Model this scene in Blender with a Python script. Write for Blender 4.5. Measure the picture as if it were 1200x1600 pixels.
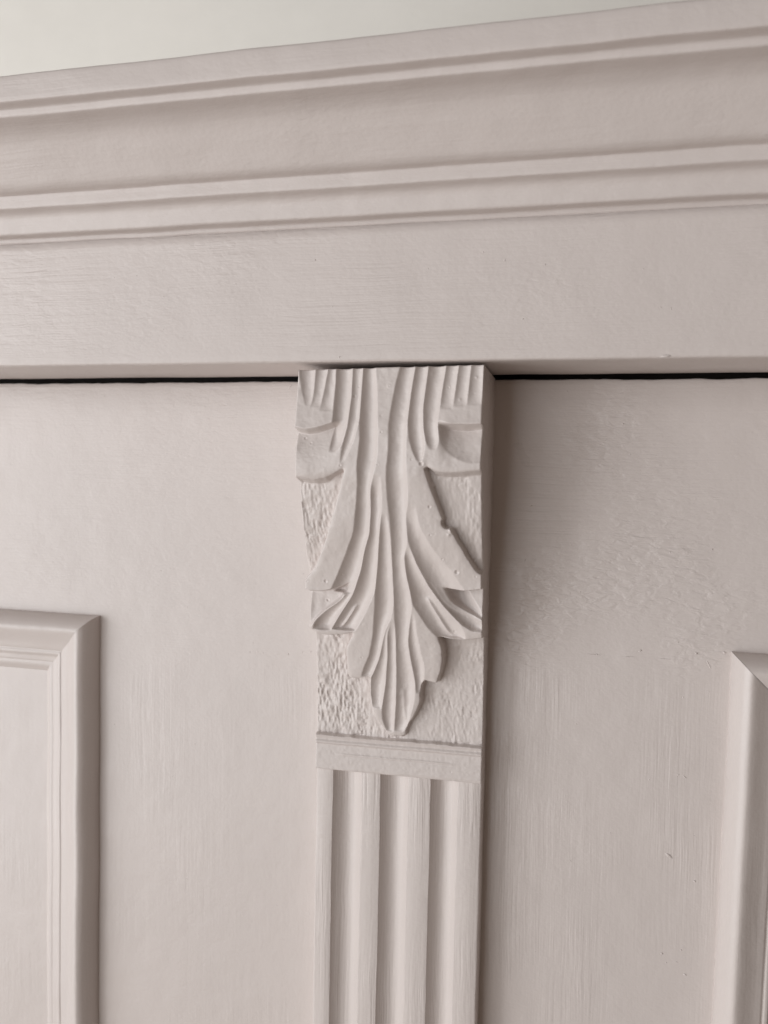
import bpy, math
import numpy as np
from mathutils import Matrix

# ------------------------------------------------------------------ scene, camera, light
for o in list(bpy.data.objects):
    bpy.data.objects.remove(o)
scene = bpy.context.scene
coll = scene.collection
scene.render.engine = 'CYCLES'
scene.view_settings.view_transform = 'Standard'
scene.view_settings.look = 'None'
scene.view_settings.gamma = 1.0
scene.view_settings.use_curve_mapping = False
scene.view_settings.exposure = 0.0
scene.cycles.max_bounces = 7
scene.cycles.diffuse_bounces = 5
scene.cycles.glossy_bounces = 2

cam_data = bpy.data.cameras.new('camera')
cam = bpy.data.objects.new('camera', cam_data)
coll.objects.link(cam)
cam_data.sensor_fit = 'VERTICAL'
cam_data.sensor_height = 36.0
cam_data.sensor_width = 27.0
cam_data.lens = 28.125
cam_data.clip_start = 0.005
cam_data.clip_end = 50.0
cam.matrix_world = Matrix(((0.972746, -0.030749, 0.229825, 0.000000),
                           (0.230966, 0.040940, -0.972100, -0.340000),
                           (0.020482, 0.998688, 0.046926, 1.700000),
                           (0.000000, 0.000000, 0.000000, 1.000000)))
cam_data.dof.use_dof = True
cam_data.dof.focus_distance = 0.315
cam_data.dof.aperture_fstop = 11.0
scene.camera = cam

world = bpy.data.worlds.new('World')
scene.world = world
world.use_nodes = True
bg = world.node_tree.nodes['Background']
bg.inputs['Color'].default_value = (1.0, 0.79, 0.64, 1)
bg.inputs['Strength'].default_value = 0.14


def area_light(name, loc, target, sx, sy, power, color):
    ld = bpy.data.lights.new(name, 'AREA')
    ld.shape = 'RECTANGLE'
    ld.size = sx
    ld.size_y = sy
    ld.energy = power
    ld.color = color
    lo = bpy.data.objects.new(name, ld)
    coll.objects.link(lo)
    from mathutils import Vector
    d = Vector(target) - Vector(loc)
    lo.rotation_euler = d.to_track_quat('-Z', 'Y').to_euler()
    lo.location = loc
    return lo


# a tall window to the left of the wardrobe, and the room's wider daylight from behind the viewer's left
area_light('window_light', (-1.95, -1.25, 1.46), (-0.1, 0, 1.64), 1.35, 2.2, 32.0, (0.96, 0.98, 1.0))
area_light('room_daylight', (-1.22, -2.15, 1.48), (-0.1, 0, 1.64), 1.85, 2.2, 28.0, (0.96, 0.98, 1.0))

# added warm lamp aimed up in place of floor bounce, lifts the undersides
area_light('bounce_fill', (-0.9, -1.3, 0.05), (-0.1, 0, 1.8), 1.8, 1.6, 4.3, (1.0, 0.79, 0.63))

# ------------------------------------------------------------------ measured carving (mm)
DATA = {
    'LZ': [[1575.08,12.2],[1589.74,14.7],[1604.29,17.7],[1615.61,19.7],[1634.03,24.7],[1640.98,26.8],[1655.94,31.5],[1665.18,34.2],[1678.15,39.2],[1694.3,43.7],[1700.36,45.8],[1717.62,46.4],[1724.38,45.5],[1738.99,43.4],[1742.62,43.2]],
    'GZ': [[1563.75,11.6],[1584.61,11.8],[1602.72,12.4],[1616.73,13.6],[1630.01,15.8],[1649.35,22.2],[1664.61,29.2],[1677.82,34.7],[1694.22,39.4],[1699.15,40.8],[1742.77,42.2]],
    'CH': [
        [[[-105.28,1740.35],[-103.7,1731.82],[-101.74,1725.83]],[[-98.56,1740.03],[-98.71,1731.05],[-99.63,1725.33]],0.2,0,10],
        [[[-98.56,1740.03],[-98.71,1731.05],[-99.63,1725.33]],[[-93.57,1739.98],[-94.61,1731.53],[-95.92,1723.85]],0.18,0,10],
        [[[-93.57,1739.98],[-94.61,1731.53],[-95.92,1723.85]],[[-90.31,1740.19],[-90.16,1734.24],[-90.79,1723.86]],0.18,0,10],
        [[[-90.31,1740.19],[-90.16,1734.24],[-90.31,1724.35],[-90.46,1718.2],[-91.41,1712.11],[-91.89,1708.2]],[[-83.7,1740.12],[-83.57,1729.27],[-84.59,1717.75],[-86.8,1710.46],[-89.58,1707.74]],0.26,0,5],
        [[[-83.7,1740.12],[-83.57,1729.27],[-84.59,1717.75],[-86.79,1709.0],[-87.26,1704.36]],[[-79.55,1740.08],[-79.75,1730.0],[-79.97,1720.7],[-82.01,1712.21],[-84.74,1706.84],[-86.49,1703.88]],0.24,0,4],
        [[[-79.55,1740.08],[-79.62,1730.0],[-79.78,1719.49],[-79.5,1712.96],[-80.66,1703.25],[-80.49,1698.88],[-81.32,1690.24],[-82.56,1681.93],[-83.4,1677.06],[-86.68,1669.63],[-89.62,1663.14],[-93.39,1655.17],[-96.22,1650.37]],[[-74.61,1740.27],[-73.54,1730.96],[-72.52,1714.71],[-72.67,1706.29],[-74.44,1699.0],[-75.77,1694.09],[-76.04,1685.41],[-77.05,1676.53],[-79.58,1669.94],[-81.78,1661.13],[-85.6,1651.25]],0.3,0,0.5],
        [[[-85.88,1659.06],[-88.22,1652.19],[-91.84,1648.15],[-97.62,1644.19],[-102.94,1639.09],[-104.14,1634.75]],[[-82.12,1659.78],[-85.6,1651.25],[-92.35,1641.46],[-96.32,1635.01]],0.32,5,2.4],
        [[[-74.6,1700.7],[-75.69,1695.32],[-76.04,1685.41],[-77.05,1676.53],[-79.58,1669.94],[-81.78,1661.13],[-85.6,1651.25],[-92.35,1641.46],[-96.0,1635.6]],[[-71.92,1706.3],[-71.26,1697.86],[-71.52,1688.04],[-72.7,1679.24],[-73.65,1672.8],[-74.44,1665.7],[-75.7,1656.66],[-76.44,1652.86],[-79.48,1646.42],[-82.24,1641.0],[-86.48,1634.0]],0.3,9,0.4],
        [[[-71.27,1688.04],[-73.26,1674.62],[-74.44,1665.7],[-75.7,1656.66],[-76.39,1651.51],[-76.62,1647.42],[-77.8,1638.52],[-78.14,1634.03],[-80.2,1625.15],[-82.68,1619.53],[-84.19,1615.37]],[[-69.76,1688.09],[-68.9,1674.79],[-68.85,1665.96],[-68.8,1658.61],[-68.73,1649.25],[-70.13,1642.34],[-72.79,1636.92],[-74.09,1632.36],[-75.86,1624.64],[-78.86,1617.25],[-80.62,1614.53]],0.3,12,2.2],
        [[[-71.24,1641.45],[-72.79,1636.92],[-74.09,1632.36],[-75.86,1624.64],[-78.86,1617.25],[-80.65,1613.11],[-80.77,1608.56],[-79.84,1601.76]],[[-69.64,1641.55],[-72.17,1635.01],[-72.52,1624.9],[-73.34,1618.28],[-73.79,1612.56],[-75.46,1603.03],[-75.81,1597.5]],0.27,9,4],
        [[[-69.9,1641.53],[-72.17,1635.01],[-72.52,1624.9],[-73.34,1618.28],[-73.79,1612.56],[-75.46,1603.03],[-75.56,1596.65],[-73.75,1591.57]],[[-68.58,1641.62],[-68.85,1629.12],[-69.06,1618.64],[-69.55,1605.29],[-70.71,1591.59]],0.28,9,2],
        [[[-65.11,1740.89],[-66.51,1734.1],[-67.76,1725.11],[-68.45,1719.54],[-68.33,1709.95],[-69.14,1702.01],[-69.31,1697.17],[-69.14,1690.57],[-68.55,1682.9],[-68.34,1675.58],[-68.75,1659.94],[-68.73,1649.25],[-68.73,1638.3],[-68.85,1629.12],[-69.06,1618.64],[-69.55,1605.29],[-70.56,1591.89]],[[-59.28,1740.59],[-60.45,1730.91],[-61.18,1721.26],[-61.65,1712.42],[-61.52,1703.58],[-61.15,1696.87],[-61.24,1688.34],[-61.96,1676.34],[-62.48,1671.71],[-63.79,1666.73],[-63.27,1661.0],[-61.78,1653.15],[-61.51,1646.98],[-62.63,1638.72],[-63.69,1631.73],[-62.63,1623.42],[-61.1,1614.48],[-61.65,1606.58],[-64.28,1596.3],[-66.56,1592.01]],0.22,0,3],
        [[[-61.75,1647.51],[-63.21,1637.3],[-63.69,1631.73],[-62.63,1623.42],[-61.1,1614.48],[-60.81,1609.47]],[[-60.15,1648.42],[-60.58,1644.33],[-60.07,1636.97],[-58.58,1628.21],[-57.09,1621.61],[-57.5,1616.48],[-58.65,1609.66]],0.28,9,3],
        [[[-65.37,1691.17],[-64.54,1686.76],[-63.2,1682.58],[-62.16,1677.1],[-61.0,1671.01],[-58.78,1664.87],[-54.95,1657.24],[-49.32,1649.08],[-45.34,1644.76],[-41.1,1640.46],[-36.81,1638.32]],[[-60.79,1699.29],[-60.41,1694.47],[-58.33,1688.67],[-57.03,1680.3],[-53.33,1673.38],[-49.17,1667.15],[-46.26,1664.44],[-40.09,1655.17],[-33.7,1646.05],[-32.5,1638.62]],0.2,11,1],
        [[[-65.37,1691.17],[-64.54,1686.76],[-63.2,1682.58],[-62.16,1677.1],[-61.0,1671.01],[-58.78,1664.87],[-54.95,1657.24],[-49.32,1649.08],[-45.34,1644.76],[-41.1,1640.46],[-36.81,1638.32]],[[-53.54,1662.02],[-49.13,1655.98],[-45.23,1649.86],[-37.98,1645.51],[-32.72,1643.71],[-31.75,1638.67]],0.3,5,1.5],
        [[[-63.83,1674.48],[-63.76,1667.25],[-63.27,1661.0],[-61.78,1653.15],[-60.96,1647.83],[-58.5,1644.19],[-55.13,1638.41],[-50.75,1634.32]],[[-61.55,1674.58],[-60.11,1668.72],[-58.78,1664.87],[-54.95,1657.24],[-49.32,1649.08],[-45.34,1644.76],[-41.36,1640.17],[-39.9,1635.1]],0.28,8,0.8],
        [[[-59.28,1740.59],[-60.45,1730.91],[-61.18,1721.26],[-60.51,1713.15],[-58.39,1706.98],[-56.65,1704.38]],[[-54.32,1740.29],[-54.99,1732.34],[-55.63,1725.6],[-55.16,1717.22],[-54.24,1712.5],[-54.76,1707.27],[-55.68,1704.4]],0.26,0,3],
        [[[-54.32,1740.29],[-54.99,1732.34],[-55.63,1725.6],[-55.16,1717.22],[-54.12,1712.5],[-52.37,1709.44]],[[-47.65,1740.7],[-48.82,1730.87],[-49.44,1723.69],[-50.0,1720.35],[-49.05,1712.08],[-50.44,1709.23]],0.26,0,4],
        [[[-47.65,1740.7],[-48.82,1730.87],[-49.44,1723.69],[-50.0,1720.35],[-49.05,1712.08],[-50.44,1709.23]],[[-42.86,1740.64],[-43.53,1733.96],[-44.46,1724.65]],0.2,0,8],
        [[[-42.86,1740.64],[-43.53,1733.96],[-44.46,1724.65]],[[-38.28,1740.83],[-38.71,1733.93],[-39.29,1725.61]],0.2,0,8],
        [[[-38.28,1740.83],[-38.71,1733.93],[-39.29,1725.61]],[[-33.32,1740.77],[-33.52,1733.9],[-33.66,1726.08]],0.18,0,8],
        [[[-49.71,1719.16],[-48.82,1712.08],[-46.36,1708.57],[-42.73,1706.03],[-38.44,1704.69]],[[-28.95,1719.27],[-28.59,1704.85]],0.07,0.6,5],
    ],
    'LEAF': [[-128.84,1764.64],[-127.25,1697.66],[-104.51,1698.14],[-102.23,1697.44],[-97.04,1697.13],[-92.81,1698.13],[-87.49,1700.94],[-85.97,1701.7],[-87.85,1696.02],[-89.64,1690.02],[-92.73,1681.59],[-95.54,1673.73],[-99.99,1664.51],[-100.97,1662.32],[-104.59,1658.1],[-105.85,1656.14],[-115.61,1655.35],[-117.63,1635.55],[-106.3,1635.74],[-104.72,1634.43],[-102.82,1633.71],[-101.22,1632.68],[-97.05,1632.55],[-93.43,1632.81],[-88.42,1633.72],[-86.74,1634.26],[-89.45,1630.13],[-90.49,1626.64],[-90.53,1621.2],[-90.17,1613.74],[-84.5,1614.21],[-82.81,1615.06],[-80.6,1615.1],[-80.8,1612.82],[-81.02,1609.39],[-80.4,1601.7],[-77.9,1595.25],[-74.31,1591.51],[-72.51,1589.06],[-65.51,1589.78],[-64.66,1594.82],[-60.94,1600.38],[-58.69,1606.28],[-59.01,1609.35],[-57.79,1615.6],[-54.33,1615.05],[-52.02,1614.42],[-51.11,1617.02],[-49.69,1622.21],[-49.14,1627.55],[-49.76,1631.64],[-51.07,1634.85],[-50.47,1634.89],[-45.56,1634.42],[-41.2,1634.19],[-36.08,1634.97],[-24.24,1637.58],[-24.29,1662.21],[-33.82,1661.72],[-37.69,1666.91],[-41.44,1673.88],[-44.47,1679.27],[-47.57,1683.35],[-49.5,1688.19],[-51.32,1693.72],[-53.46,1699.44],[-54.45,1703.35],[-50.55,1701.52],[-46.69,1700.76],[-40.02,1701.01],[-8.46,1705.65],[-10.18,1761.34]],
    'LIPS': [
        [[[-110.96,1718.83],[-104.86,1717.5],[-101.22,1716.67],[-96.83,1717.31],[-91.78,1718.93],[-86.53,1720.68]],4.3,7.5,-1],
        [[[-50.25,1720.59],[-45.16,1718.95],[-40.39,1718.38],[-34.07,1719.13],[-24.84,1720.7]],4.3,7.5,1],
        [[[-115.81,1653.4],[-105.37,1652.32],[-104.06,1651.57],[-98.56,1651.74],[-94.13,1652.68],[-90.26,1653.79],[-86.57,1656.61]],7.5,10.5,-1],
        [[[-50.13,1656.71],[-49.13,1655.98],[-45.87,1655.11],[-41.85,1654.81],[-37.34,1655.33],[-33.61,1656.06],[-24.28,1658.64]],7.5,10.5,1],
    ],
    'PART': {
        'sL': [[-83.82,1744.03],[-83.57,1729.27],[-84.59,1717.75],[-86.79,1709.0],[-86.72,1700.71]],
        'l3L': [[-75.4,1705.04],[-75.84,1692.86],[-76.04,1685.41],[-77.05,1676.53],[-79.58,1669.94],[-81.78,1661.13],[-86.06,1652.31]],
        'l4L': [[-73.65,1672.8],[-74.44,1665.7],[-75.7,1656.66],[-76.44,1652.86],[-79.48,1646.42],[-82.24,1641.0],[-86.48,1634.0]],
        'l5L': [[-76.58,1636.38],[-77.8,1638.52],[-78.14,1634.03],[-80.2,1625.15],[-82.68,1619.53],[-84.19,1615.37],[-82.28,1614.11]],
        'sR': [[-55.15,1743.65],[-54.99,1732.34],[-55.63,1725.6],[-55.16,1717.22],[-54.45,1703.47]],
        'l3R': [[-61.65,1712.42],[-61.47,1700.47],[-63.91,1690.23],[-64.54,1686.76],[-63.2,1682.58],[-62.16,1677.1],[-61.0,1671.01],[-58.78,1664.87],[-54.95,1657.24],[-49.32,1649.08],[-45.34,1644.76],[-41.1,1640.46],[-36.81,1638.32]],
        'l4R': [[-63.83,1674.48],[-63.76,1667.25],[-63.27,1661.0],[-61.78,1653.15],[-60.96,1647.83],[-58.5,1644.19],[-55.13,1638.41],[-50.75,1634.32]],
        'l5R': [[-60.15,1648.42],[-60.58,1644.33],[-60.07,1636.97],[-58.58,1628.21],[-57.09,1621.61],[-57.5,1616.48],[-58.65,1609.66],[-59.47,1608.18]],
    },
    'RID': [
        [[[-84.24,1647.5],[-86.67,1643.49],[-90.32,1637.96],[-92.99,1635.24]],1.3,0.9],
        [[[-55.88,1652.16],[-51.82,1644.89],[-48.3,1638.88],[-45.29,1635.26]],1.2,1.1],
        [[[-66.52,1612.62],[-66.1,1600.75],[-65.37,1596.2]],0.45,1.0],
        [[[-52.64,1740.75],[-52.94,1736.43]],0.4,0.8],
    ],
    'PITS': [[-81.07,1733.2,1],[-82.49,1729.52,1.3],[-71.17,1715.92,1],[-72.39,1703.64,0.9],[-68.95,1733.38,0.8],[-96.55,1656.35,1.6],[-100.45,1662.08,1],[-104.49,1655.93,1],[-89.89,1659.12,1],[-42.97,1662.8,1.9],[-48.57,1667.69,1],[-52.85,1688.09,1.4],[-52.91,1677.2,1],[-36.69,1667.73,1.6],[-56.75,1656.88,1.1],[-61.81,1706.69,0.9],[-55.68,1704.28,1.8],[-44.72,1679.26,-2.6],[-45.74,1677.48,-1.5],[-38.3,1640.38,1.3],[-44.72,1637.76,1.2],[-83.46,1624.04,1],[-85.25,1626.47,0.7],[-65.63,1612.14,0.9],[-46.51,1732.78,0.9],[-42.01,1728.22,-1.2],[-36.22,1736.53,-1.2],[-51.85,1728.96,0.7],[-102.24,1713.47,1.2],[-99.64,1711.53,1],[-91.63,1708.45,0.7],[-93.38,1700.82,0.7],[-87.25,1703.14,1],[-98.11,1647.22,1.3],[-35.79,1661.37,1]],
    'NICK': [-46.13,1682.17],
    'FROND': [[[-85.8,1660.4],[-88.22,1652.19],[-91.84,1648.15],[-97.62,1644.19],[-102.94,1639.09],[-106.39,1634.6]],[[-53.54,1662.02],[-49.13,1655.98],[-45.23,1649.86],[-37.98,1645.51],[-32.72,1643.71],[-29.24,1638.84]]],
}


# ------------------------------------------------------------------ helpers
def vnoise(x, z, seed):
    """smooth value noise, period 1, range about -1..1"""
    rng = np.random.default_rng(seed)
    N = 256
    g = rng.uniform(-1, 1, (N, N))
    xi = np.floor(x).astype(int)
    zi = np.floor(z).astype(int)
    fx = x - xi
    fz = z - zi
    fx = fx * fx * fx * (fx * (fx * 6 - 15) + 10)
    fz = fz * fz * fz * (fz * (fz * 6 - 15) + 10)
    a = g[xi % N, zi % N]
    b = g[(xi + 1) % N, zi % N]
    c = g[xi % N, (zi + 1) % N]
    d = g[(xi + 1) % N, (zi + 1) % N]
    return (a * (1 - fx) + b * fx) * (1 - fz) + (c * (1 - fx) + d * fx) * fz


def chaikin(p, n=2, keep=0.22):
    p = [tuple(map(float, q)) for q in p]
    for _ in range(n):
        out = [p[0]]
        for i in range(len(p) - 1):
            a, b = np.array(p[i]), np.array(p[i + 1])
            out.append(tuple(a + (b - a) * keep))
            out.append(tuple(a + (b - a) * (1 - keep)))
        out.append(p[-1])
        p = out
    return np.array(p)


def link(name, verts, faces, mat, parent=None, smooth=True):
    me = bpy.data.meshes.new(name)
    me.from_pydata([tuple(v) for v in verts], [], faces)
    me.validate()
    me.update()
    if smooth:
        me.polygons.foreach_set('use_smooth', [True] * len(me.polygons))
    me.materials.append(mat)
    o = bpy.data.objects.new(name, me)
    coll.objects.link(o)
    o.parent = parent
    return o


def grid_faces(nu, nv):
    i, j = np.meshgrid(np.arange(nu - 1), np.arange(nv - 1), indexing='ij')
    a = (i * nv + j).ravel()
    return np.stack([a, a + nv, a + nv + 1, a + 1], 1)


def empty(name, loc, parent=None):
    o = bpy.data.objects.new(name, None)
    coll.objects.link(o)
    o.parent = parent
    o.location = loc
    o.empty_display_size = 0.05
    return o


# ------------------------------------------------------------------ materials
def paint(name, color, stroke='x', stroke_amt=0.5, peel_amt=0.5, lump_amt=0.3, rough=0.42, seam=0.37):
    m = bpy.data.materials.new(name)
    m.use_nodes = True
    nt = m.node_tree
    N, L = nt.nodes, nt.links
    b = N['Principled BSDF']
    tc = N.new('ShaderNodeTexCoord')

    def mapped(scale):
        mp = N.new('ShaderNodeMapping')
        mp.inputs['Scale'].default_value = scale
        L.new(tc.outputs['Object'], mp.inputs['Vector'])
        return mp.outputs['Vector']

    def noise(vec, sc, detail=2.0, rgh=0.5):
        n = N.new('ShaderNodeTexNoise')
        n.inputs['Scale'].default_value = sc
        n.inputs['Detail'].default_value = detail
        n.inputs['Roughness'].default_value = rgh
        L.new(vec, n.inputs['Vector'])
        return n.outputs['Fac']

    def math_(op, a, bb):
        n = N.new('ShaderNodeMath')
        n.operation = op
        for k, v in enumerate((a, bb)):
            if isinstance(v, (int, float)):
                n.inputs[k].default_value = v
            else:
                L.new(v, n.inputs[k])
        return n.outputs[0]

    # faint uneven coats of paint
    cv = noise(mapped((1, 1, 1)), 28.0, 3.0)
    ramp = N.new('ShaderNodeMix')
    ramp.data_type = 'RGBA'
    L.new(cv, ramp.inputs['Factor'])
    ramp.inputs['A'].default_value = tuple(c * 0.965 for c in color) + (1,)
    ramp.inputs['B'].default_value = tuple(min(1, c * 1.03) for c in color) + (1,)
    L.new(ramp.outputs['Result'], b.inputs['Base Color'])
    rv = noise(mapped((1, 1, 1)), 60.0, 3.0)
    mr = N.new('ShaderNodeMapRange')
    mr.inputs['To Min'].default_value = rough - 0.09
    mr.inputs['To Max'].default_value = rough + 0.09
    L.new(rv, mr.inputs['Value'])
    L.new(mr.outputs[0], b.inputs['Roughness'])
    b.inputs['Specular IOR Level'].default_value = 0.45
    # relief: brush strokes + patches of orange peel or wrinkles + lumps
    def window(v, lo, hi, floor):
        mm = N.new('ShaderNodeMapRange')
        mm.interpolation_type = 'SMOOTHSTEP'
        mm.inputs['From Min'].default_value = lo
        mm.inputs['From Max'].default_value = hi
        mm.inputs['To Min'].default_value = floor
        L.new(v, mm.inputs['Value'])
        return mm.outputs[0]

    def strokes_along(axis):
        # wide and hair-fine bristle marks, bending a little
        k = (0.035, 1, 1) if axis == 'x' else (1, 1, 0.035)
        vec = mapped(k)
        warp = N.new('ShaderNodeTexNoise')
        warp.inputs['Scale'].default_value = 18.0
        L.new(tc.outputs['Object'], warp.inputs['Vector'])
        add = N.new('ShaderNodeVectorMath')
        add.operation = 'MULTIPLY_ADD'
        L.new(warp.outputs['Color'], add.inputs[0])
        add.inputs[1].default_value = (0.004, 0.004, 0.004)
        L.new(vec, add.inputs[2])
        fine = noise(add.outputs[0], 1250.0, 1.0, 0.6)
        wide = noise(add.outputs[0], 330.0, 1.0, 0.5)
        return math_('ADD', math_('MULTIPLY', fine, 0.55), math_('MULTIPLY', wide, 0.9))

    if stroke == 'door':
        sep = N.new('ShaderNodeSeparateXYZ')
        L.new(tc.outputs['Object'], sep.inputs[0])
        edge = math_('ADD', sep.outputs['Z'], math_('MULTIPLY', noise(mapped((1, 1, 1)), 45.0, 2.0), 0.022))
        f = window(edge, seam + 0.002, seam + 0.020, 0.0)
        s1 = math_('ADD', math_('MULTIPLY', strokes_along('x'), f), math_('MULTIPLY', strokes_along('z'), math_('SUBTRACT', 1.0, f)))
        peel_mask = math_('ADD', math_('MULTIPLY', f, 0.85), 0.15)
    else:
        s1 = strokes_along(stroke)
        peel_mask = 1.0
    pm = window(noise(mapped((1, 1, 1)), 19.0, 1.0), 0.36, 0.66, 0.12)
    strokes = math_('MULTIPLY', math_('MULTIPLY', s1, pm), stroke_amt)
    pm2 = window(noise(mapped((1, 1, 1.4)), 15.0, 1.0), 0.44, 0.66, 0.06)
    wr = N.new('ShaderNodeTexNoise')
    wr.inputs['Scale'].default_value = 420.0
    wr.inputs['Detail'].default_value = 2.0
    wr.inputs['Distortion'].default_value = 0.6
    mpw = N.new('ShaderNodeMapping')
    mpw.inputs['Scale'].default_value = (0.42, 1, 1)
    mpw.inputs['Rotation'].default_value = (0, math.radians(-9), 0)
    L.new(tc.outputs['Object'], mpw.inputs['Vector'])
    L.new(mpw.outputs['Vector'], wr.inputs['Vector'])
    peel = math_('MULTIPLY', math_('MULTIPLY', math_('MULTIPLY', wr.outputs['Fac'], pm2), peel_mask), peel_amt)
    lump = math_('MULTIPLY', noise(mapped((1, 1, 1)), 95.0, 1.0), lump_amt)
    grainy = math_('MULTIPLY', noise(mapped((0.8, 1, 1)), 640.0, 1.0), 0.22)
    h = math_('ADD', math_('ADD', math_('ADD', strokes, peel), lump), grainy)
    bump = N.new('ShaderNodeBump')
    bump.inputs['Strength'].default_value = 1.0
    bump.inputs['Distance'].default_value = 0.0004
    L.new(h, bump.inputs['Height'])
    L.new(bump.outputs['Normal'], b.inputs['Normal'])
    return m


PAINT = (0.642, 0.583, 0.556)
M_CORNICE = paint('painted_cornice', PAINT, 'x', 0.40, 0.4, 0.4, 0.44)
M_FRIEZE = paint('painted_frieze', PAINT, 'x', 0.70, 0.65, 0.5, 0.40)
M_LEFT_DOOR = paint('painted_door', PAINT, 'door', 0.45, 0.4, 0.6, 0.36, 0.362)
M_RIGHT_DOOR = paint('thickly_painted_door', PAINT, 'door', 0.75, 1.5, 0.6, 0.31, 0.370)
M_MOULD = paint('painted_moulding', PAINT, 'z', 0.25, 0.2, 0.35, 0.36)
M_CARVE = paint('painted_carving', PAINT, 'z', 0.14, 0.55, 0.3, 0.40)
M_GROUND = paint('painted_rough_ground', PAINT, 'z', 0.15, 0.6, 0.4, 0.42)
M_PILASTER = paint('painted_pilaster', PAINT, 'z', 0.95, 0.35, 0.35, 0.40)
M_CARCASS = paint('carcass_gap_shade', (0.05, 0.04, 0.035), 'z', 0.5, 0.3, 0.2, 0.7)  # near-black, so the shade in the door gap is put into the colour
M_WALL = paint('cream_wall_paint', (0.93, 0.908, 0.85), 'x', 0.0, 0.8, 0.4, 0.8)

# ------------------------------------------------------------------ setting: the room wall above and behind
w = link('wall', [(-2.5, 0.62, 0.6), (2.0, 0.62, 0.6), (2.0, 0.62, 3.0), (-2.5, 0.62, 3.0),
                  (-2.5, 0.72, 0.6), (2.0, 0.72, 0.6), (2.0, 0.72, 3.0), (-2.5, 0.72, 3.0)],
         [(0, 1, 2, 3), (5, 4, 7, 6), (0, 3, 7, 4), (1, 5, 6, 2), (3, 2, 6, 7), (0, 4, 5, 1)], M_WALL, smooth=False)
w['kind'] = 'structure'
w['label'] = 'plain cream painted wall above the cornice'

# ------------------------------------------------------------------ the wardrobe
Z0 = 1.25
X0, X1 = -0.56, 0.34
wardrobe = empty('wardrobe', (0, 0, Z0))
wardrobe['label'] = 'pale taupe painted wooden wardrobe with cornice, carved acanthus corbel and fluted pilaster'
wardrobe['category'] = 'wardrobe'
BASE = np.array([0, 0, Z0])


def mmv(x, d, z):
    """mm: x across, d out of the door plane, z up -> metres in the wardrobe's frame"""
    return np.stack([np.asarray(x) / 1000.0, -np.asarray(d) / 1000.0, np.asarray(z) / 1000.0 - Z0], -1)


def sweep_x(name, prof, mat, parent, xa, xb, step=2.5, wob=0.12, seed=1):
    """horizontal moulding: closed (d,z) profile extruded along x, hand-worn and closed with end caps"""
    prof = np.asarray(prof, float)
    n = int((xb - xa) / step) + 1
    xs = np.linspace(xa, xb, n)
    P = len(prof)
    X = np.repeat(xs[:, None], P, 1)
    k = np.arange(P)[None, :].repeat(n, 0)
    dd = prof[None, :, 0] + wob * vnoise(X / 17.0, prof[None, :, 1] / 9.0 + 0 * X, seed) + 0.4 * wob * vnoise(X / 4.5, prof[None, :, 1] / 4.0 + 0 * X, seed + 1)
    zz = prof[None, :, 1] + wob * vnoise(X / 21.0, prof[None, :, 0] / 9.0 + 0 * X, seed + 2) + 0.4 * wob * vnoise(X / 5.5, prof[None, :, 0] / 4.0 + 0 * X, seed + 3)
    V = mmv(X, dd, zz).reshape(-1, 3)
    F = []
    for i in range(n - 1):
        for j in range(P):
            j2 = (j + 1) % P
            F.append((i * P + j, i * P + j2, (i + 1) * P + j2, (i + 1) * P + j))
    F.append(tuple(range(P - 1, -1, -1)))
    F.append(tuple((n - 1) * P + j for j in range(P)))
    return link(name, V, F, mat, parent)


# cornice
cp = [(43.6, 1793.4), (44.4, 1793.9), (44.6, 1795.5), (48.9, 1795.2), (50.2, 1795.5), (50.6, 1796.9), (51.0, 1799.0), (51.6, 1801.0), (52.6, 1802.4), (54.0, 1803.1),
      (56.6, 1803.5), (57.1, 1804.0), (57.2, 1808.2), (57.9, 1808.6), (60.6, 1808.8), (62.6, 1809.8), (64.3, 1811.8), (66.8, 1814.9), (69.5, 1818.0), (72.0, 1821.0), (74.6, 1823.5), (78.5, 1825.3),
      (84.0, 1825.9), (84.9, 1826.2), (85.1, 1828.3), (86.0, 1828.7), (89.4, 1828.8), (90.0, 1829.3), (90.1, 1837.6), (89.2, 1838.3)]
cp = list(map(tuple, chaikin(cp, 2))) + [(-580.0, 1838.3), (-580.0, 1800.0), (20.0, 1800.0), (20.0, 1793.4)]
sweep_x('cornice', cp, M_CORNICE, wardrobe, X0 * 1000, X1 * 1000, 2.5, 0.15, 11)


# frieze board
fp = [(44.0, 1793.6)] + [(44.0, z) for z in np.arange(1790, 1745, -4.0)]
fp += [(44.0, 1743.6), (43.75, 1742.95), (43.1, 1742.6)] + [(d, 1742.6) for d in np.arange(40, 2, -6.0)] + [(1.2, 1742.6), (0.9, 1742.9), (0.9, 1793.6)]
sweep_x('frieze', fp, M_FRIEZE, wardrobe, X0 * 1000, X1 * 1000, 3.0, 0.10, 23)


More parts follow.
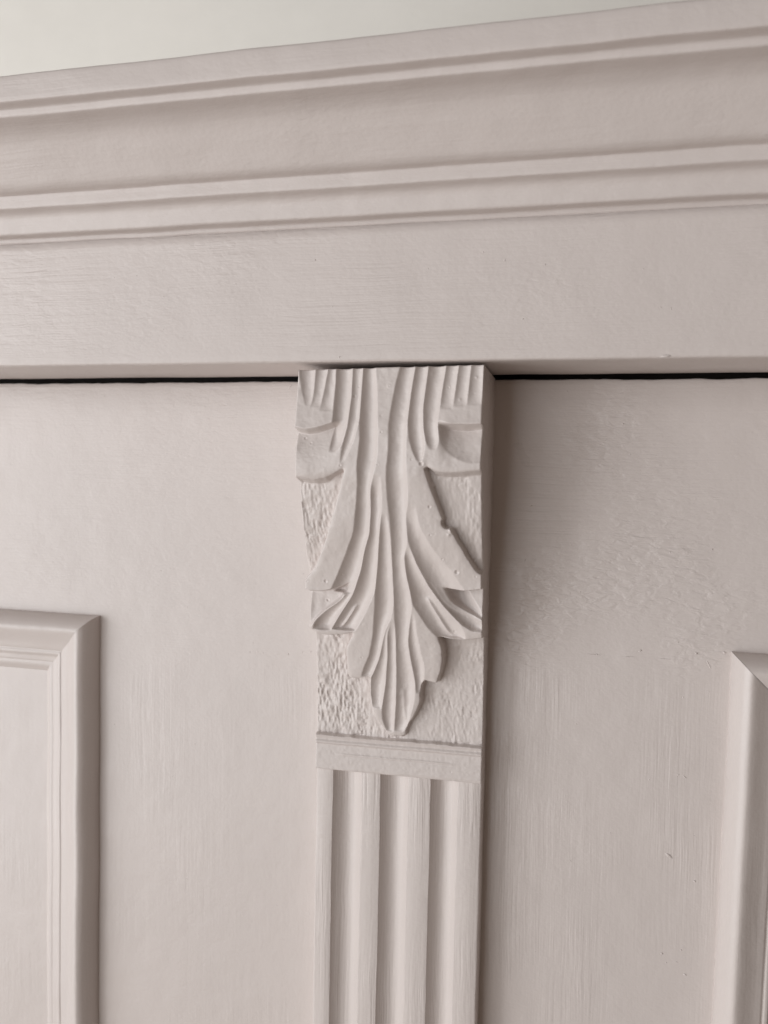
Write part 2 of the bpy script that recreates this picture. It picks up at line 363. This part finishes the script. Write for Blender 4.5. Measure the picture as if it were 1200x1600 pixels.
def board(name, x0, x1, z0, z1, d, mat, parent, thick=20.0, res=1.6, wob=0.05, seed=3, r=0.02, ease_top=False):
    """board with a gently uneven front and eased edges"""
    nx = max(4, int((x1 - x0) / res))
    nz = max(4, int((z1 - z0) / res))
    xs = np.concatenate([[x0, x0 + 0.1 * r, x0 + r], np.linspace(x0 + r, x1 - r, nx)[1:-1], [x1 - r, x1 - 0.1 * r, x1]])
    zs = np.concatenate([[z0, z0 + 0.1 * r, z0 + r], np.linspace(z0 + r, z1 - r, nz)[1:-1], [z1 - r, z1 - 0.1 * r, z1]])
    X, Z = np.meshgrid(xs, zs, indexing='ij')
    h = d + wob * (vnoise(X / 14, Z / 14, seed) + 0.6 * vnoise(X / 6, Z / 6, seed + 1)) + 1.5 * wob * vnoise(X / 45, Z / 45, seed + 2)
    t = np.clip((z1 - Z) / r, 0, 1) if ease_top else np.ones_like(X)
    h = h - r * (1 - np.sqrt(np.clip(1 - (1 - t) ** 2, 0, 1)))
    if ease_top:                                     # hand-planed, paint-clogged top edge
        w = np.clip((Z - (z1 - 3.0)) / 3.0, 0, 1)
        Z = Z + w * (0.22 * vnoise(X / 11, 0 * X, seed + 5) + 0.12 * vnoise(X / 2.7, 0 * X, seed + 6))
    V = list(mmv(X, h, Z).reshape(-1, 3))
    NU, NV = len(xs), len(zs)
    F = [tuple(f) for f in grid_faces(NU, NV)]
    ring = [i * NV for i in range(NU)] + [(NU - 1) * NV + j for j in range(1, NV)] + [i * NV + NV - 1 for i in range(NU - 2, -1, -1)] + [j for j in range(NV - 2, 0, -1)]
    n = len(ring)
    f0 = len(V)
    V += [tuple(V[q]) for q in ring]                 # own rim, so the front stays flat up to its edge
    b0 = len(V)
    for q in ring:
        p = V[q]
        V.append((p[0], thick / 1000.0, p[2]))
    for i in range(n):
        k = (i + 1) % n
        F.append((f0 + k, f0 + i, b0 + i, b0 + k))
    F.append(tuple(b0 + i for i in range(n - 1, -1, -1)))
    return link(name, V, F, mat, parent)


# inner carcass behind the doors keeps the gap dark
cz0, cz1 = Z0 * 1000, 1793.0
cv = [mmv(x, d, z) for x in (X0 * 1000 + 5, X1 * 1000 - 5) for d in (-23, -580) for z in (cz0, cz1)]
link('carcass', cv, [(0, 1, 5, 4), (2, 6, 7, 3), (0, 2, 3, 1), (4, 5, 7, 6), (1, 3, 7, 5), (0, 4, 6, 2)], M_CARCASS, wardrobe, smooth=False)

# panel moulding profile: s from the outer edge inwards, h above the door
MP = [(0, -0.3), (0.12, 1.9), (0.75, 4.3), (1.9, 6.8), (3.6, 8.9), (5.2, 9.9), (6.3, 10.1), (7.6, 9.7), (9.2, 8.9), (11.6, 7.5), (14.2, 6.2), (16.8, 5.4),
      (17.2, 4.95), (17.8, 4.85), (18.2, 5.15), (19.6, 4.9), (20.0, 4.0), (21.0, 3.4), (23.2, 3.1), (23.6, 2.6), (24.4, 2.8), (25.8, 2.5), (27.0, 1.6), (28.0, 0.6), (28.8, 0.1), (29.0, -0.3)]
MP = chaikin(MP, 1)


def moulding(cx, cz, sx, vertical, length, parent, tilt=0.0, seed=5):
    """one mitred strip; corner at (cx, cz), inwards is sx in x and down in z"""
    n = int(length / 3) + 1
    ts = np.linspace(0, 1, n)
    S, Hh = MP[:, 0], MP[:, 1]
    T, s = np.meshgrid(ts, S, indexing='ij')
    hh = np.repeat(Hh[None, :], n, 0)
    run = s + T * (length - s)
    if vertical:
        X = cx + sx * s - tilt * run
        Z = cz - run
        w1 = vnoise(s / 7, run / 24, seed)
        w2 = vnoise(s / 5, run / 7, seed + 1)
    else:
        X = cx + sx * run
        Z = cz - s
        w1 = vnoise(run / 24, s / 7, seed)
        w2 = vnoise(run / 7, s / 5, seed + 1)
    hh = hh + 0.16 * w1 + 0.07 * w2
    X = X + (0.18 * vnoise(run / 30 + 7, 0 * s, seed + 2) if vertical else 0)
    hh[:, 0] = hh[:, -1] = -0.3
    # rounded-over mitre: paint fills the joint
    V = list(mmv(X, hh, Z).reshape(-1, 3))
    P = len(S)
    flip = (sx > 0) == vertical
    F = []
    for f in grid_faces(n, P):
        F.append(tuple(f[::-1]) if flip else tuple(f))
    F.append(tuple((n - 1) * P + k for k in range(P - 1, -1, -1)))
    return link('panel_moulding', V, F, M_MOULD, parent)


def nibs(spots, parent, mat, seed, d0=0.0):
    """dried paint nibs and runs standing on a surface: (x, z, length, width, angle)"""
    V, F = [], []
    rng = np.random.default_rng(seed)
    for (x, z, a, b, ang) in spots:
        base = len(V)
        rings = [(1.0, -0.05), (0.85, 0.35), (0.5, 0.75)]
        hgt = min(a, b) * 0.65
        ca, sa = math.cos(ang), math.sin(ang)
        for rr, hh in rings:
            for k in range(8):
                th = 2 * math.pi * k / 8
                q = rr * (1 + 0.18 * rng.uniform(-1, 1))
                u, v = a * q * math.cos(th), b * q * math.sin(th)
                V.append(mmv(x + u * ca - v * sa, d0 + hh * hgt, z + u * sa + v * ca))
        V.append(mmv(x, d0 + hgt, z))
        for r_ in range(2):
            for k in range(8):
                k2 = (k + 1) % 8
                F.append((base + r_ * 8 + k, base + r_ * 8 + k2, base + r_ * 8 + 8 + k2, base + r_ * 8 + 8 + k))
        for k in range(8):
            F.append((base + 16 + k, base + 16 + (k + 1) % 8, base + 24))
    o = link('paint_nibs', V, F, mat, parent)
    o['kind'] = 'stuff'
    return o


# left door
door = empty('door', (0, 0, 0), wardrobe)
door['label'] = 'left door with raised panel moulding'
board('top_rail', X0 * 1000 + 3, -71.0, 1617.5, 1740.45, 0.0, M_LEFT_DOOR, door, seed=31, r=0.6, ease_top=True)
board('stile', -236.0, -71.0, Z0 * 1000, 1617.5, 0.0, M_LEFT_DOOR, door, seed=31)
board('panel', X0 * 1000 + 3, -236.0, Z0 * 1000, 1617.5, 0.0, M_LEFT_DOOR, door, seed=31)
moulding(-219.4, 1629.5, -1, True, 379.0, door, 0.0, 51)
moulding(-219.4, 1629.5, -1, False, 330.0, door, 0.0, 57)
rng = np.random.default_rng(8)
sp = [(-132.7, 1739.3, 0.9, 0.3, 0.9), (-124.6, 1738.4, 1.7, 0.35, 0.85), (-138.6, 1617.6, 0.8, 0.3, 0.5), (-135.8, 1617.3, 0.6, 0.3, 0.1), (-123.8, 1617.7, 0.7, 0.35, 1.2), (-117.0, 1619.1, 0.9, 0.3, 0.8), (-113.0, 1619.7, 0.7, 0.3, 0.7), (-142.4, 1617.2, 0.5, 0.3, 0.2), (-128.5, 1617.5, 1.2, 0.18, 0.1)]
sp += [(rng.uniform(-270, -110), rng.uniform(1440, 1738), rng.uniform(0.18, 0.4), rng.uniform(0.15, 0.25), rng.uniform(0, 3)) for _ in range(26)]
nibs([s for s in sp if not (s[0] < -215 and s[1] < 1632)], door, M_LEFT_DOOR, 3)

# right door
door2 = empty('door', (0, 0, 0), wardrobe)
door2['label'] = 'right door, its top rail wrinkled with thick paint'
board('top_rail', -69.0, X1 * 1000 - 3, 1627.0, 1740.55, 0.0, M_RIGHT_DOOR, door2, seed=61, wob=0.08, r=0.6, ease_top=True)
board('stile', -69.0, 78.0, Z0 * 1000, 1627.0, 0.0, M_RIGHT_DOOR, door2, seed=61, wob=0.08)
board('panel', 78.0, X1 * 1000 - 3, Z0 * 1000, 1627.0, 0.0, M_RIGHT_DOOR, door2, seed=61, wob=0.08)
moulding(63.3, 1632.3, 1, True, 382.0, door2, 0.0125, 81)
moulding(63.3, 1632.3, 1, False, 240.0, door2, 0.0, 87)
sp = [(42.5, 1546.3, 1.6, 0.6, -0.6), (52.7, 1537.0, 0.5, 0.4, 0), (41.2, 1504.8, 0.55, 0.45, 0), (48.6, 1507.6, 0.4, 0.35, 0), (43.1, 1501.3, 0.3, 0.3, 0), (50.5, 1497.4, 0.6, 0.45, 0), (47.1, 1502.3, 0.25, 0.25, 0), (47.5, 1579.6, 1.0, 0.35, -0.6), (45.0, 1580.3, 0.5, 0.3, 0.8), (28.4, 1630.0, 0.9, 0.3, 0.6), (50.0, 1630.5, 0.6, 0.4, 0), (60.6, 1631.6, 0.7, 0.5, 0), (54.8, 1626.5, 2.2, 0.3, -1.1), (24.0, 1627.3, 2.5, 0.18, 0.02), (10, 1627.2, 3.0, 0.15, 0.0), (38, 1627.4, 2.5, 0.16, -0.03), (4.0, 1653.0, 0.4, 0.3, 0), (-17.0, 1688.0, 0.5, 0.4, 0.3), (-19.0, 1665.0, 0.6, 0.35, 1.0)]
sp += [(rng.uniform(-25, 60), rng.uniform(1490, 1736), rng.uniform(0.2, 0.45), rng.uniform(0.15, 0.3), rng.uniform(0, 3)) for _ in range(26)]
sp += [(rng.uniform(-29, -17), rng.uniform(1705, 1734), rng.uniform(1.2, 4.5), rng.uniform(0.05, 0.09), math.pi / 2) for _ in range(16)]
nibs(sp, door2, M_RIGHT_DOOR, 4)
nibs([(29.7, 1743.2, 1.8, 0.5, 0.1), (-88.8, 1744.5, 0.6, 0.4, 0)] + [(rng.uniform(-240, 60), rng.uniform(1745, 1790), rng.uniform(0.2, 0.4), 0.2, rng.uniform(0, 3)) for _ in range(18)], wardrobe, M_FRIEZE, 6, 44.0)

# ------------------------------------------------------------------ fluted pilaster
PX0, PX1 = -105.7, -33.4
FL = [(-97.95, -85.25), (-76.7, -64.75), (-54.85, -43.7)]
pil = empty('pilaster', (0, 0, 0), wardrobe)
pp = [(PX0, 0.0), (PX0, 10.5), (PX0 + 0.25, 11.1), (PX0 + 0.8, 11.3)]
for a, b in FL:
    pp.append((a - 0.3, 11.3))
    pp.append((a - 0.06, 11.22))
    c = 0.5 * (a + b)
    r = 0.5 * (b - a)
    for k in range(0, 25):
        u = -1 + 2 * k / 24
        pp.append((c + r * u, 11.05 - 3.6 * (1 - abs(u) ** 2.0)))
    pp.append((b + 0.06, 11.22))
    pp.append((b + 0.3, 11.3))
pp += [(PX1 - 0.8, 11.3), (PX1 - 0.25, 11.1), (PX1, 10.5), (PX1, 0.0)]
pp = np.array(pp)
zs = np.arange(Z0 * 1000, 1575.2, 2.0)
T, sidx = np.meshgrid(zs, np.arange(len(pp)), indexing='ij')
Xp = pp[sidx, 0] + 0.16 * vnoise(T / 22, pp[sidx, 0] / 6, 91) + 0.05 * vnoise(T / 6, pp[sidx, 0] / 3, 92)
Dp = np.where(pp[sidx, 1] > 0, pp[sidx, 1] + 0.07 * vnoise(T / 18, pp[sidx, 0] / 7, 93), 0)
Vp = list(mmv(Xp, Dp, T).reshape(-1, 3))
NP = len(pp)
Fp = [tuple(f[::-1]) for f in grid_faces(len(zs), NP)]
Fp.append(tuple(range(NP)))
Fp.append(tuple((len(zs) - 1) * NP + k for k in range(NP - 1, -1, -1)))
link('fluted_shaft', Vp, Fp, M_PILASTER, pil)

# ------------------------------------------------------------------ carved corbel (height field, mm)
CX0, CX1, CZ0, CZ1 = -105.6, -33.45, 1572.35, 1741.15
RES = 0.2
xs = np.linspace(CX0, CX1, int((CX1 - CX0) / RES) + 1)
zs = np.linspace(CZ0, CZ1, int((CZ1 - CZ0) / RES) + 1)
X, Z = np.meshgrid(xs, zs, indexing='ij')
LZ = np.array(DATA['LZ'])
GZ = np.array(DATA['GZ'])


def smooth_prof(a, z):
    zz = np.linspace(1560, 1750, 951)
    v = np.interp(zz, a[:, 0], a[:, 1])
    k = np.exp(-0.5 * (np.arange(-30, 31) / 11.0) ** 2)
    k /= k.sum()
    v = np.convolve(np.pad(v, 30, mode='edge'), k, mode='valid')
    return np.interp(z, zz, v)


def at(poly, z):
    p = np.array(sorted([(q[1], q[0]) for q in poly]))
    # cubic-ish smoothing of the traced line
    zz = np.arange(p[0, 0], p[-1, 0] + 0.1, 0.25)
    v = np.interp(zz, p[:, 0], p[:, 1])
    n = 15
    if len(v) > 3 * n:
        k = np.hanning(2 * n + 1)
        k /= k.sum()
        vp = np.concatenate([2 * v[0] - v[n:0:-1], v, 2 * v[-1] - v[-2:-n - 2:-1]])
        v = np.convolve(vp, k, mode='valid')
    return np.interp(z, zz, v), p[0, 0], p[-1, 0]


def sstep(t):
    t = np.clip(t, 0, 1)
    return t * t * (3 - 2 * t)


def sdist(poly, X, Z):
    """signed distance, positive inside"""
    p = np.array(poly)
    best = np.full(X.shape, 1e9)
    inside = np.zeros(X.shape, bool)
    for i in range(len(p)):
        a, b = p[i], p[(i + 1) % len(p)]
        d = b - a
        t = np.clip(((X - a[0]) * d[0] + (Z - a[1]) * d[1]) / (d @ d + 1e-12), 0, 1)
        best = np.minimum(best, (X - a[0] - t * d[0]) ** 2 + (Z - a[1] - t * d[1]) ** 2)
        c = ((a[1] > Z) != (b[1] > Z)) & (X < (b[0] - a[0]) * (Z - a[1]) / (b[1] - a[1] + 1e-12) + a[0])
        inside ^= c
    return np.where(inside, 1, -1) * np.sqrt(best)


Lz = smooth_prof(LZ, zs)[None, :]
Gz = smooth_prof(GZ, zs)[None, :]
leaf = np.repeat(Lz, len(xs), 0)
# flutes
carve = np.zeros_like(leaf)
for l, r, kd, ft, fb in DATA['CH']:
    xl, za, zb = at(l, zs)
    xr, zc, zd = at(r, zs)
    lo, hi = max(za, zc), min(zb, zd)
    wdt = np.maximum(xr - xl, 0.05)
    t = (X - xl[None, :]) / wdt[None, :]
    ok = (t > 0) & (t < 1) & (Z > lo) & (Z < (hi if ft else 1e9))
    fade = np.ones_like(zs)
    if ft:
        fade *= sstep((hi - zs) / ft)
    if fb:
        fade *= np.sqrt(np.clip(1 - (1 - np.clip((zs - lo) / fb, 0, 1)) ** 2, 0, 1))
    dep = np.minimum(1.15 * kd * wdt, 3.1) * fade
    c = dep[None, :] * (1 - np.abs(2 * t - 1) ** 2.2)
    carve = np.maximum(carve, np.where(ok, c, 0))
# the leaf curls out just above each lip and is cut back below it
lipdrop = np.zeros_like(leaf)
lip_of = {}
for q, (pts, dl, lam, side) in enumerate(DATA['LIPS']):
    p = np.array(sorted(map(tuple, pts)))
    xx = np.linspace(p[0, 0], p[-1, 0], 200)
    zl = np.interp(xx, p[:, 0], p[:, 1])
    k = np.hanning(21)
    k /= k.sum()
    zl = np.convolve(np.pad(zl, 10, mode='edge'), k, mode='valid')
    zl = np.interp(xs, xx, zl)
    inner = p[-1, 0] if side < 0 else p[0, 0]
    inr = (xs < inner) if side < 0 else (xs > inner)
    wgt = np.where(inr, sstep(np.abs(xs - inner) / (4.5 if q < 2 else 7.0)), 0)
    dz = zl[:, None] - Z
    wlip = 2.3 if q < 2 else 0.6
    below = sstep(dz / wlip + (0.15 if q < 2 else 0.5))
    keep = 1.0
    if q >= 2:                                   # the fluted frond below the lip keeps its full height
        xb, za, zb_ = at(DATA['FROND'][q - 2], zs)
        keep = sstep((side * (X - xb[None, :])) / 2.4 + 0.35)
    lipdrop += keep * dl * wgt[:, None] * below * np.exp(-(np.maximum(dz, 0) / lam) ** 1.6)
    lipdrop -= 0.7 * wgt[:, None] * (1 - below) * np.exp(-np.maximum(-dz, 0) / 3.0)
    lip_of[q] = np.where(inr, zl, -1e9 if False else np.nan)
for pts, amp, wd in DATA['RID']:
    xr, a, b = at(pts, zs)
    tz = sstep((zs - a) / 3.0) * sstep((b - zs) / 3.0)
    tz = np.where((zs >= a) & (zs <= b), np.maximum(tz, 0.25 * (zs - a < 3)), 0)
    carve = carve - amp * tz[None, :] * np.exp(-np.abs((X - xr[None, :]) / wd) ** 1.5)
leaf = leaf - carve - lipdrop
leaf += 0.14 * vnoise(X / 6, Z / 9, 101) + 0.07 * vnoise(X / 2.2, Z / 3, 102) + 0.03 * vnoise(X / 0.9, Z / 1.1, 103)
# rough ground between the lobes
st = sstep((X + 75) / -12) * 0.55 + 0.45
gn = 0.40 * vnoise(X / 0.85, Z / 2.4, 111) + 0.16 * vnoise(X / 0.6, Z / 0.9, 112) - 0.55 * np.abs(vnoise(X / 1.4 + 0.15 * Z, Z / 3.4, 113)) + 0.40 * vnoise(X / 3.4, Z / 4.5, 114)
gn *= 0.45 + 0.55 * sstep(0.5 + 1.3 * vnoise(X / 5, Z / 6, 115))
ground = np.repeat(Gz, len(xs), 0) + gn * st * 0.9
sd = sdist(chaikin(DATA['LEAF'] + [DATA['LEAF'][0]], 1, 0.25)[:-1], X, Z) + 0.12 * vnoise(X / 2.5, Z / 2.5, 121)
nk = DATA['NICK']
sd = np.minimum(sd, np.hypot(X - nk[0], Z - nk[1]) - 2.1)
curl = sstep((Z - 1694.5) / 2) * sstep((1706.5 - Z) / 2) * np.maximum(sstep((-90.5 - X) / 3), sstep((X + 53.5) / 3))
wl = sstep(sd / (0.55 + 1.5 * curl) + 0.5 + 0.25 * curl)
# edges of the lobes fall away slightly
leaf = leaf - 0.65 * np.exp(-np.maximum(sd, 0) / 0.9)
H = ground * (1 - wl) + leaf * wl
# base band
bz = [(1571.0, 10.0), (1572.0, 10.25), (1576.6, 10.2), (1577.6, 10.05), (1578.2, 10.4), (1578.8, 9.95), (1582.2, 9.75), (1583.0, 10.7), (1583.6, 10.55), (1584.3, 9.9), (1585.6, 10.5), (1586.6, 11.0)]
bz = [(q[0] + 1.25, q[1] + 3.3) for q in bz]
tl = (X - CX0) / (CX1 - CX0)
zb = Z - 1.0 * (tl - 0.5) + 0.12 * vnoise(X / 8, 0 * Z, 131)
band = np.interp(zb, [q[0] for q in bz], [q[1] for q in bz])
flat = np.interp(zb, [1572.2, 1577.2, 1583.4], [13.5, 13.5, 13.1])
inm = sstep((tl - 0.12) / 0.06) * sstep((0.86 - tl) / 0.06)
band = np.where((zb > 1577.2) & (zb < 1583.2), flat + (band - flat) * inm, band)
band = band + 0.05 * vnoise(X / 3, Z / 2, 132) + 0.04 * vnoise(X / 1.0, Z / 1.0, 133)
wb = sstep((1587.65 + 0.25 * vnoise(X / 3, 0 * Z, 134) - zb) / 0.4 + 0.5)
H = H * (1 - wb) + band * wb
# dents along the joint of ground and band
H -= 0.9 * np.exp(-((zb - 1588.15) / 0.35) ** 2) * np.clip(vnoise(X / 2.2, 0 * Z, 135) - 0.1, 0, 1)
# pinholes (and a few drips) in the casting
for x, z, s in DATA['PITS']:
    r2 = (X - x) ** 2 + (Z - z) ** 2
    rr = 0.32 * abs(s)
    H = H - math.copysign(0.55 * rr * 1.6, s) * np.exp(-r2 / rr ** 2) + (0.12 * np.exp(-((np.sqrt(r2) - 1.7 * rr) / 0.25) ** 2) if s > 0 else 0)
rngp = np.random.default_rng(77)
for _ in range(90):
    x, z, rr = rngp.uniform(CX0, CX1), rngp.uniform(1573, CZ1), rngp.uniform(0.16, 0.3)
    i0, j0 = int((x - CX0) / RES), int((z - CZ0) / RES)
    sl = (slice(max(i0 - 5, 0), i0 + 6), slice(max(j0 - 5, 0), j0 + 6))
    H[sl] -= rngp.choice([1, 1, -0.8]) * rr * 0.8 * np.exp(-((X[sl] - x) ** 2 + (Z[sl] - z) ** 2) / rr ** 2)
# paint softens everything a little
k = np.exp(-0.5 * (np.arange(-3, 4) / 1.0) ** 2)
k /= k.sum()
Hp = np.pad(H, 3, mode='edge')
Hp = sum(k[i] * Hp[i:i + H.shape[0], :] for i in range(7))
H = sum(k[i] * Hp[:, i:i + H.shape[1]] for i in range(7))
# worn arrises of the block
ed = np.minimum(np.minimum(X - CX0, CX1 - X), np.minimum(Z - CZ0 + 0.1, CZ1 - Z))
te = np.clip(ed / 0.6, 0, 1)
H = H - 0.5 * (1 - np.sqrt(1 - (1 - te) ** 2))
Xw = X + np.where(X > CX1 - 0.01, 0.15, np.where(X < CX0 + 0.01, -0.15, 0)) * vnoise(0 * X, Z / 5, 141)

# which piece every cell belongs to
part = np.zeros(X.shape, int)                  # 0 ground
isleaf = wl > 0.5
PT = DATA['PART']


def left_of(key, fill=True):
    x, a, b = at(PT[key], zs)
    return (X < x[None, :]), a, b


names = {0: 'rough_ground', 21: 'rough_ground', 22: 'rough_ground', 23: 'rough_ground', 1: 'leaf_stem', 20: 'base_band'}
part[isleaf] = 1


def lipz(q):
    z = lip_of[q]
    return np.where(np.isnan(z), 1e9, z)[:, None]


def lipmin(q):
    z = lip_of[q]
    m = np.nanmin(z)
    return np.where(np.isnan(z), m, z)[:, None]


sL, _, sLb = left_of('sL')
a = isleaf & sL & (Z > PT['sL'][-1][1] - 4)
part[a & (Z > lipmin(0))] = 2
part[a & (Z <= lipmin(0))] = 3
sR = ~left_of('sR')[0]
a = isleaf & sR & (Z > PT['sR'][-1][1] - 4) & (part == 1)
part[a & (Z > lipmin(1))] = 4
part[a & (Z <= lipmin(1))] = 5
b3, lo, hi = left_of('l3L')
part[(part == 1) & b3 & (Z < hi) & (Z > np.minimum(lipmin(2), 1e9)) & (Z > lo - 3)] = 6
b3, lo, hi = left_of('l3R')
part[(part == 1) & ~b3 & (Z < hi) & (Z > lipmin(3))] = 7
b4, lo, hi = left_of('l4L')
part[(part == 1) & b4 & (Z < hi) & (Z > lo)] = 8
b4, lo, hi = left_of('l4R')
part[(part == 1) & ~b4 & (Z < hi) & (Z > lo - 3)] = 9
b5, lo, hi = left_of('l5L')
part[(part == 1) & b5 & (Z < hi) & (Z > lo)] = 10
b5, lo, hi = left_of('l5R')
part[(part == 1) & ~b5 & (Z < hi) & (Z > lo)] = 11
part[(part == 0) & (X > -70)] = 21
part[(part == 0) & (Z > 1640)] = 22
part[(part == 21) & (Z > 1640)] = 23
part[(part == 22) & (Z < 1659)] = 6
part[(part == 23) & (Z < 1659)] = 7
part[wb > 0.5] = 20
for q in (2, 3, 4, 5):
    names[q] = 'leaf_curl'
for q in range(6, 12):
    names[q] = 'leaf_lobe'

corbel = empty('corbel', (0, 0, 0), wardrobe)
corbel['label'] = 'carved acanthus leaf corbel above the fluted pilaster'
# the casting sits a touch crooked
Zw = Z + 0.0165 * (X - CX1) * sstep((Z - 1733.0) / 8.0) + 0.0125 * (X + 69.5) * sstep((1576.0 - Z) / 3.5)
V = mmv(Xw, H, Zw).reshape(-1, 3)
NU, NV = X.shape
FA = grid_faces(NU, NV)
# smooth normals of the whole front, shared by the pieces so that no seam shows
gx = np.gradient(H, xs, axis=0)
gz = np.gradient(H, zs, axis=1)
nrm = np.stack([-gx, -np.ones_like(gx), -gz], -1)
nrm[..., 0] = -gx
nrm[..., 1] = -1.0
nrm[..., 2] = -gz
nrm /= np.linalg.norm(nrm, axis=-1, keepdims=True)
nrm = nrm.reshape(-1, 3)
pf = part[:-1, :-1].ravel()
for q in sorted(names):
    sel = FA[pf == q]
    if len(sel) == 0:
        continue
    ids, inv = np.unique(sel.ravel(), return_inverse=True)
    fl = inv.reshape(-1, 4)
    me = bpy.data.meshes.new(names[q])
    me.vertices.add(len(ids))
    me.vertices.foreach_set('co', V[ids].ravel())
    me.loops.add(fl.size)
    me.loops.foreach_set('vertex_index', fl.ravel().astype(np.int32))
    me.polygons.add(len(fl))
    me.polygons.foreach_set('loop_start', np.arange(0, fl.size, 4, dtype=np.int32))
    me.update(calc_edges=True)
    me.validate()
    me.polygons.foreach_set('use_smooth', [True] * len(me.polygons))
    me.normals_split_custom_set_from_vertices(nrm[ids].tolist())
    me.materials.append(M_GROUND if names[q] == 'rough_ground' else M_CARVE)
    o = bpy.data.objects.new(names[q], me)
    coll.objects.link(o)
    o.parent = corbel
# the block behind the carving: sides, top and underside
ring = [i * NV for i in range(NU)] + [(NU - 1) * NV + j for j in range(1, NV)] + [i * NV + NV - 1 for i in range(NU - 2, -1, -1)] + [j for j in range(NV - 2, 0, -1)]
n = len(ring)
BV = [tuple(V[q]) for q in ring] + [(V[q][0], 0.0, V[q][2]) for q in ring]
BF = []
for i in range(n):
    k2 = (i + 1) % n
    BF.append((k2, i, n + i, n + k2))
BF.append(tuple(n + i for i in range(n - 1, -1, -1)))
link('block', BV, BF, M_CARVE, corbel, smooth=False)
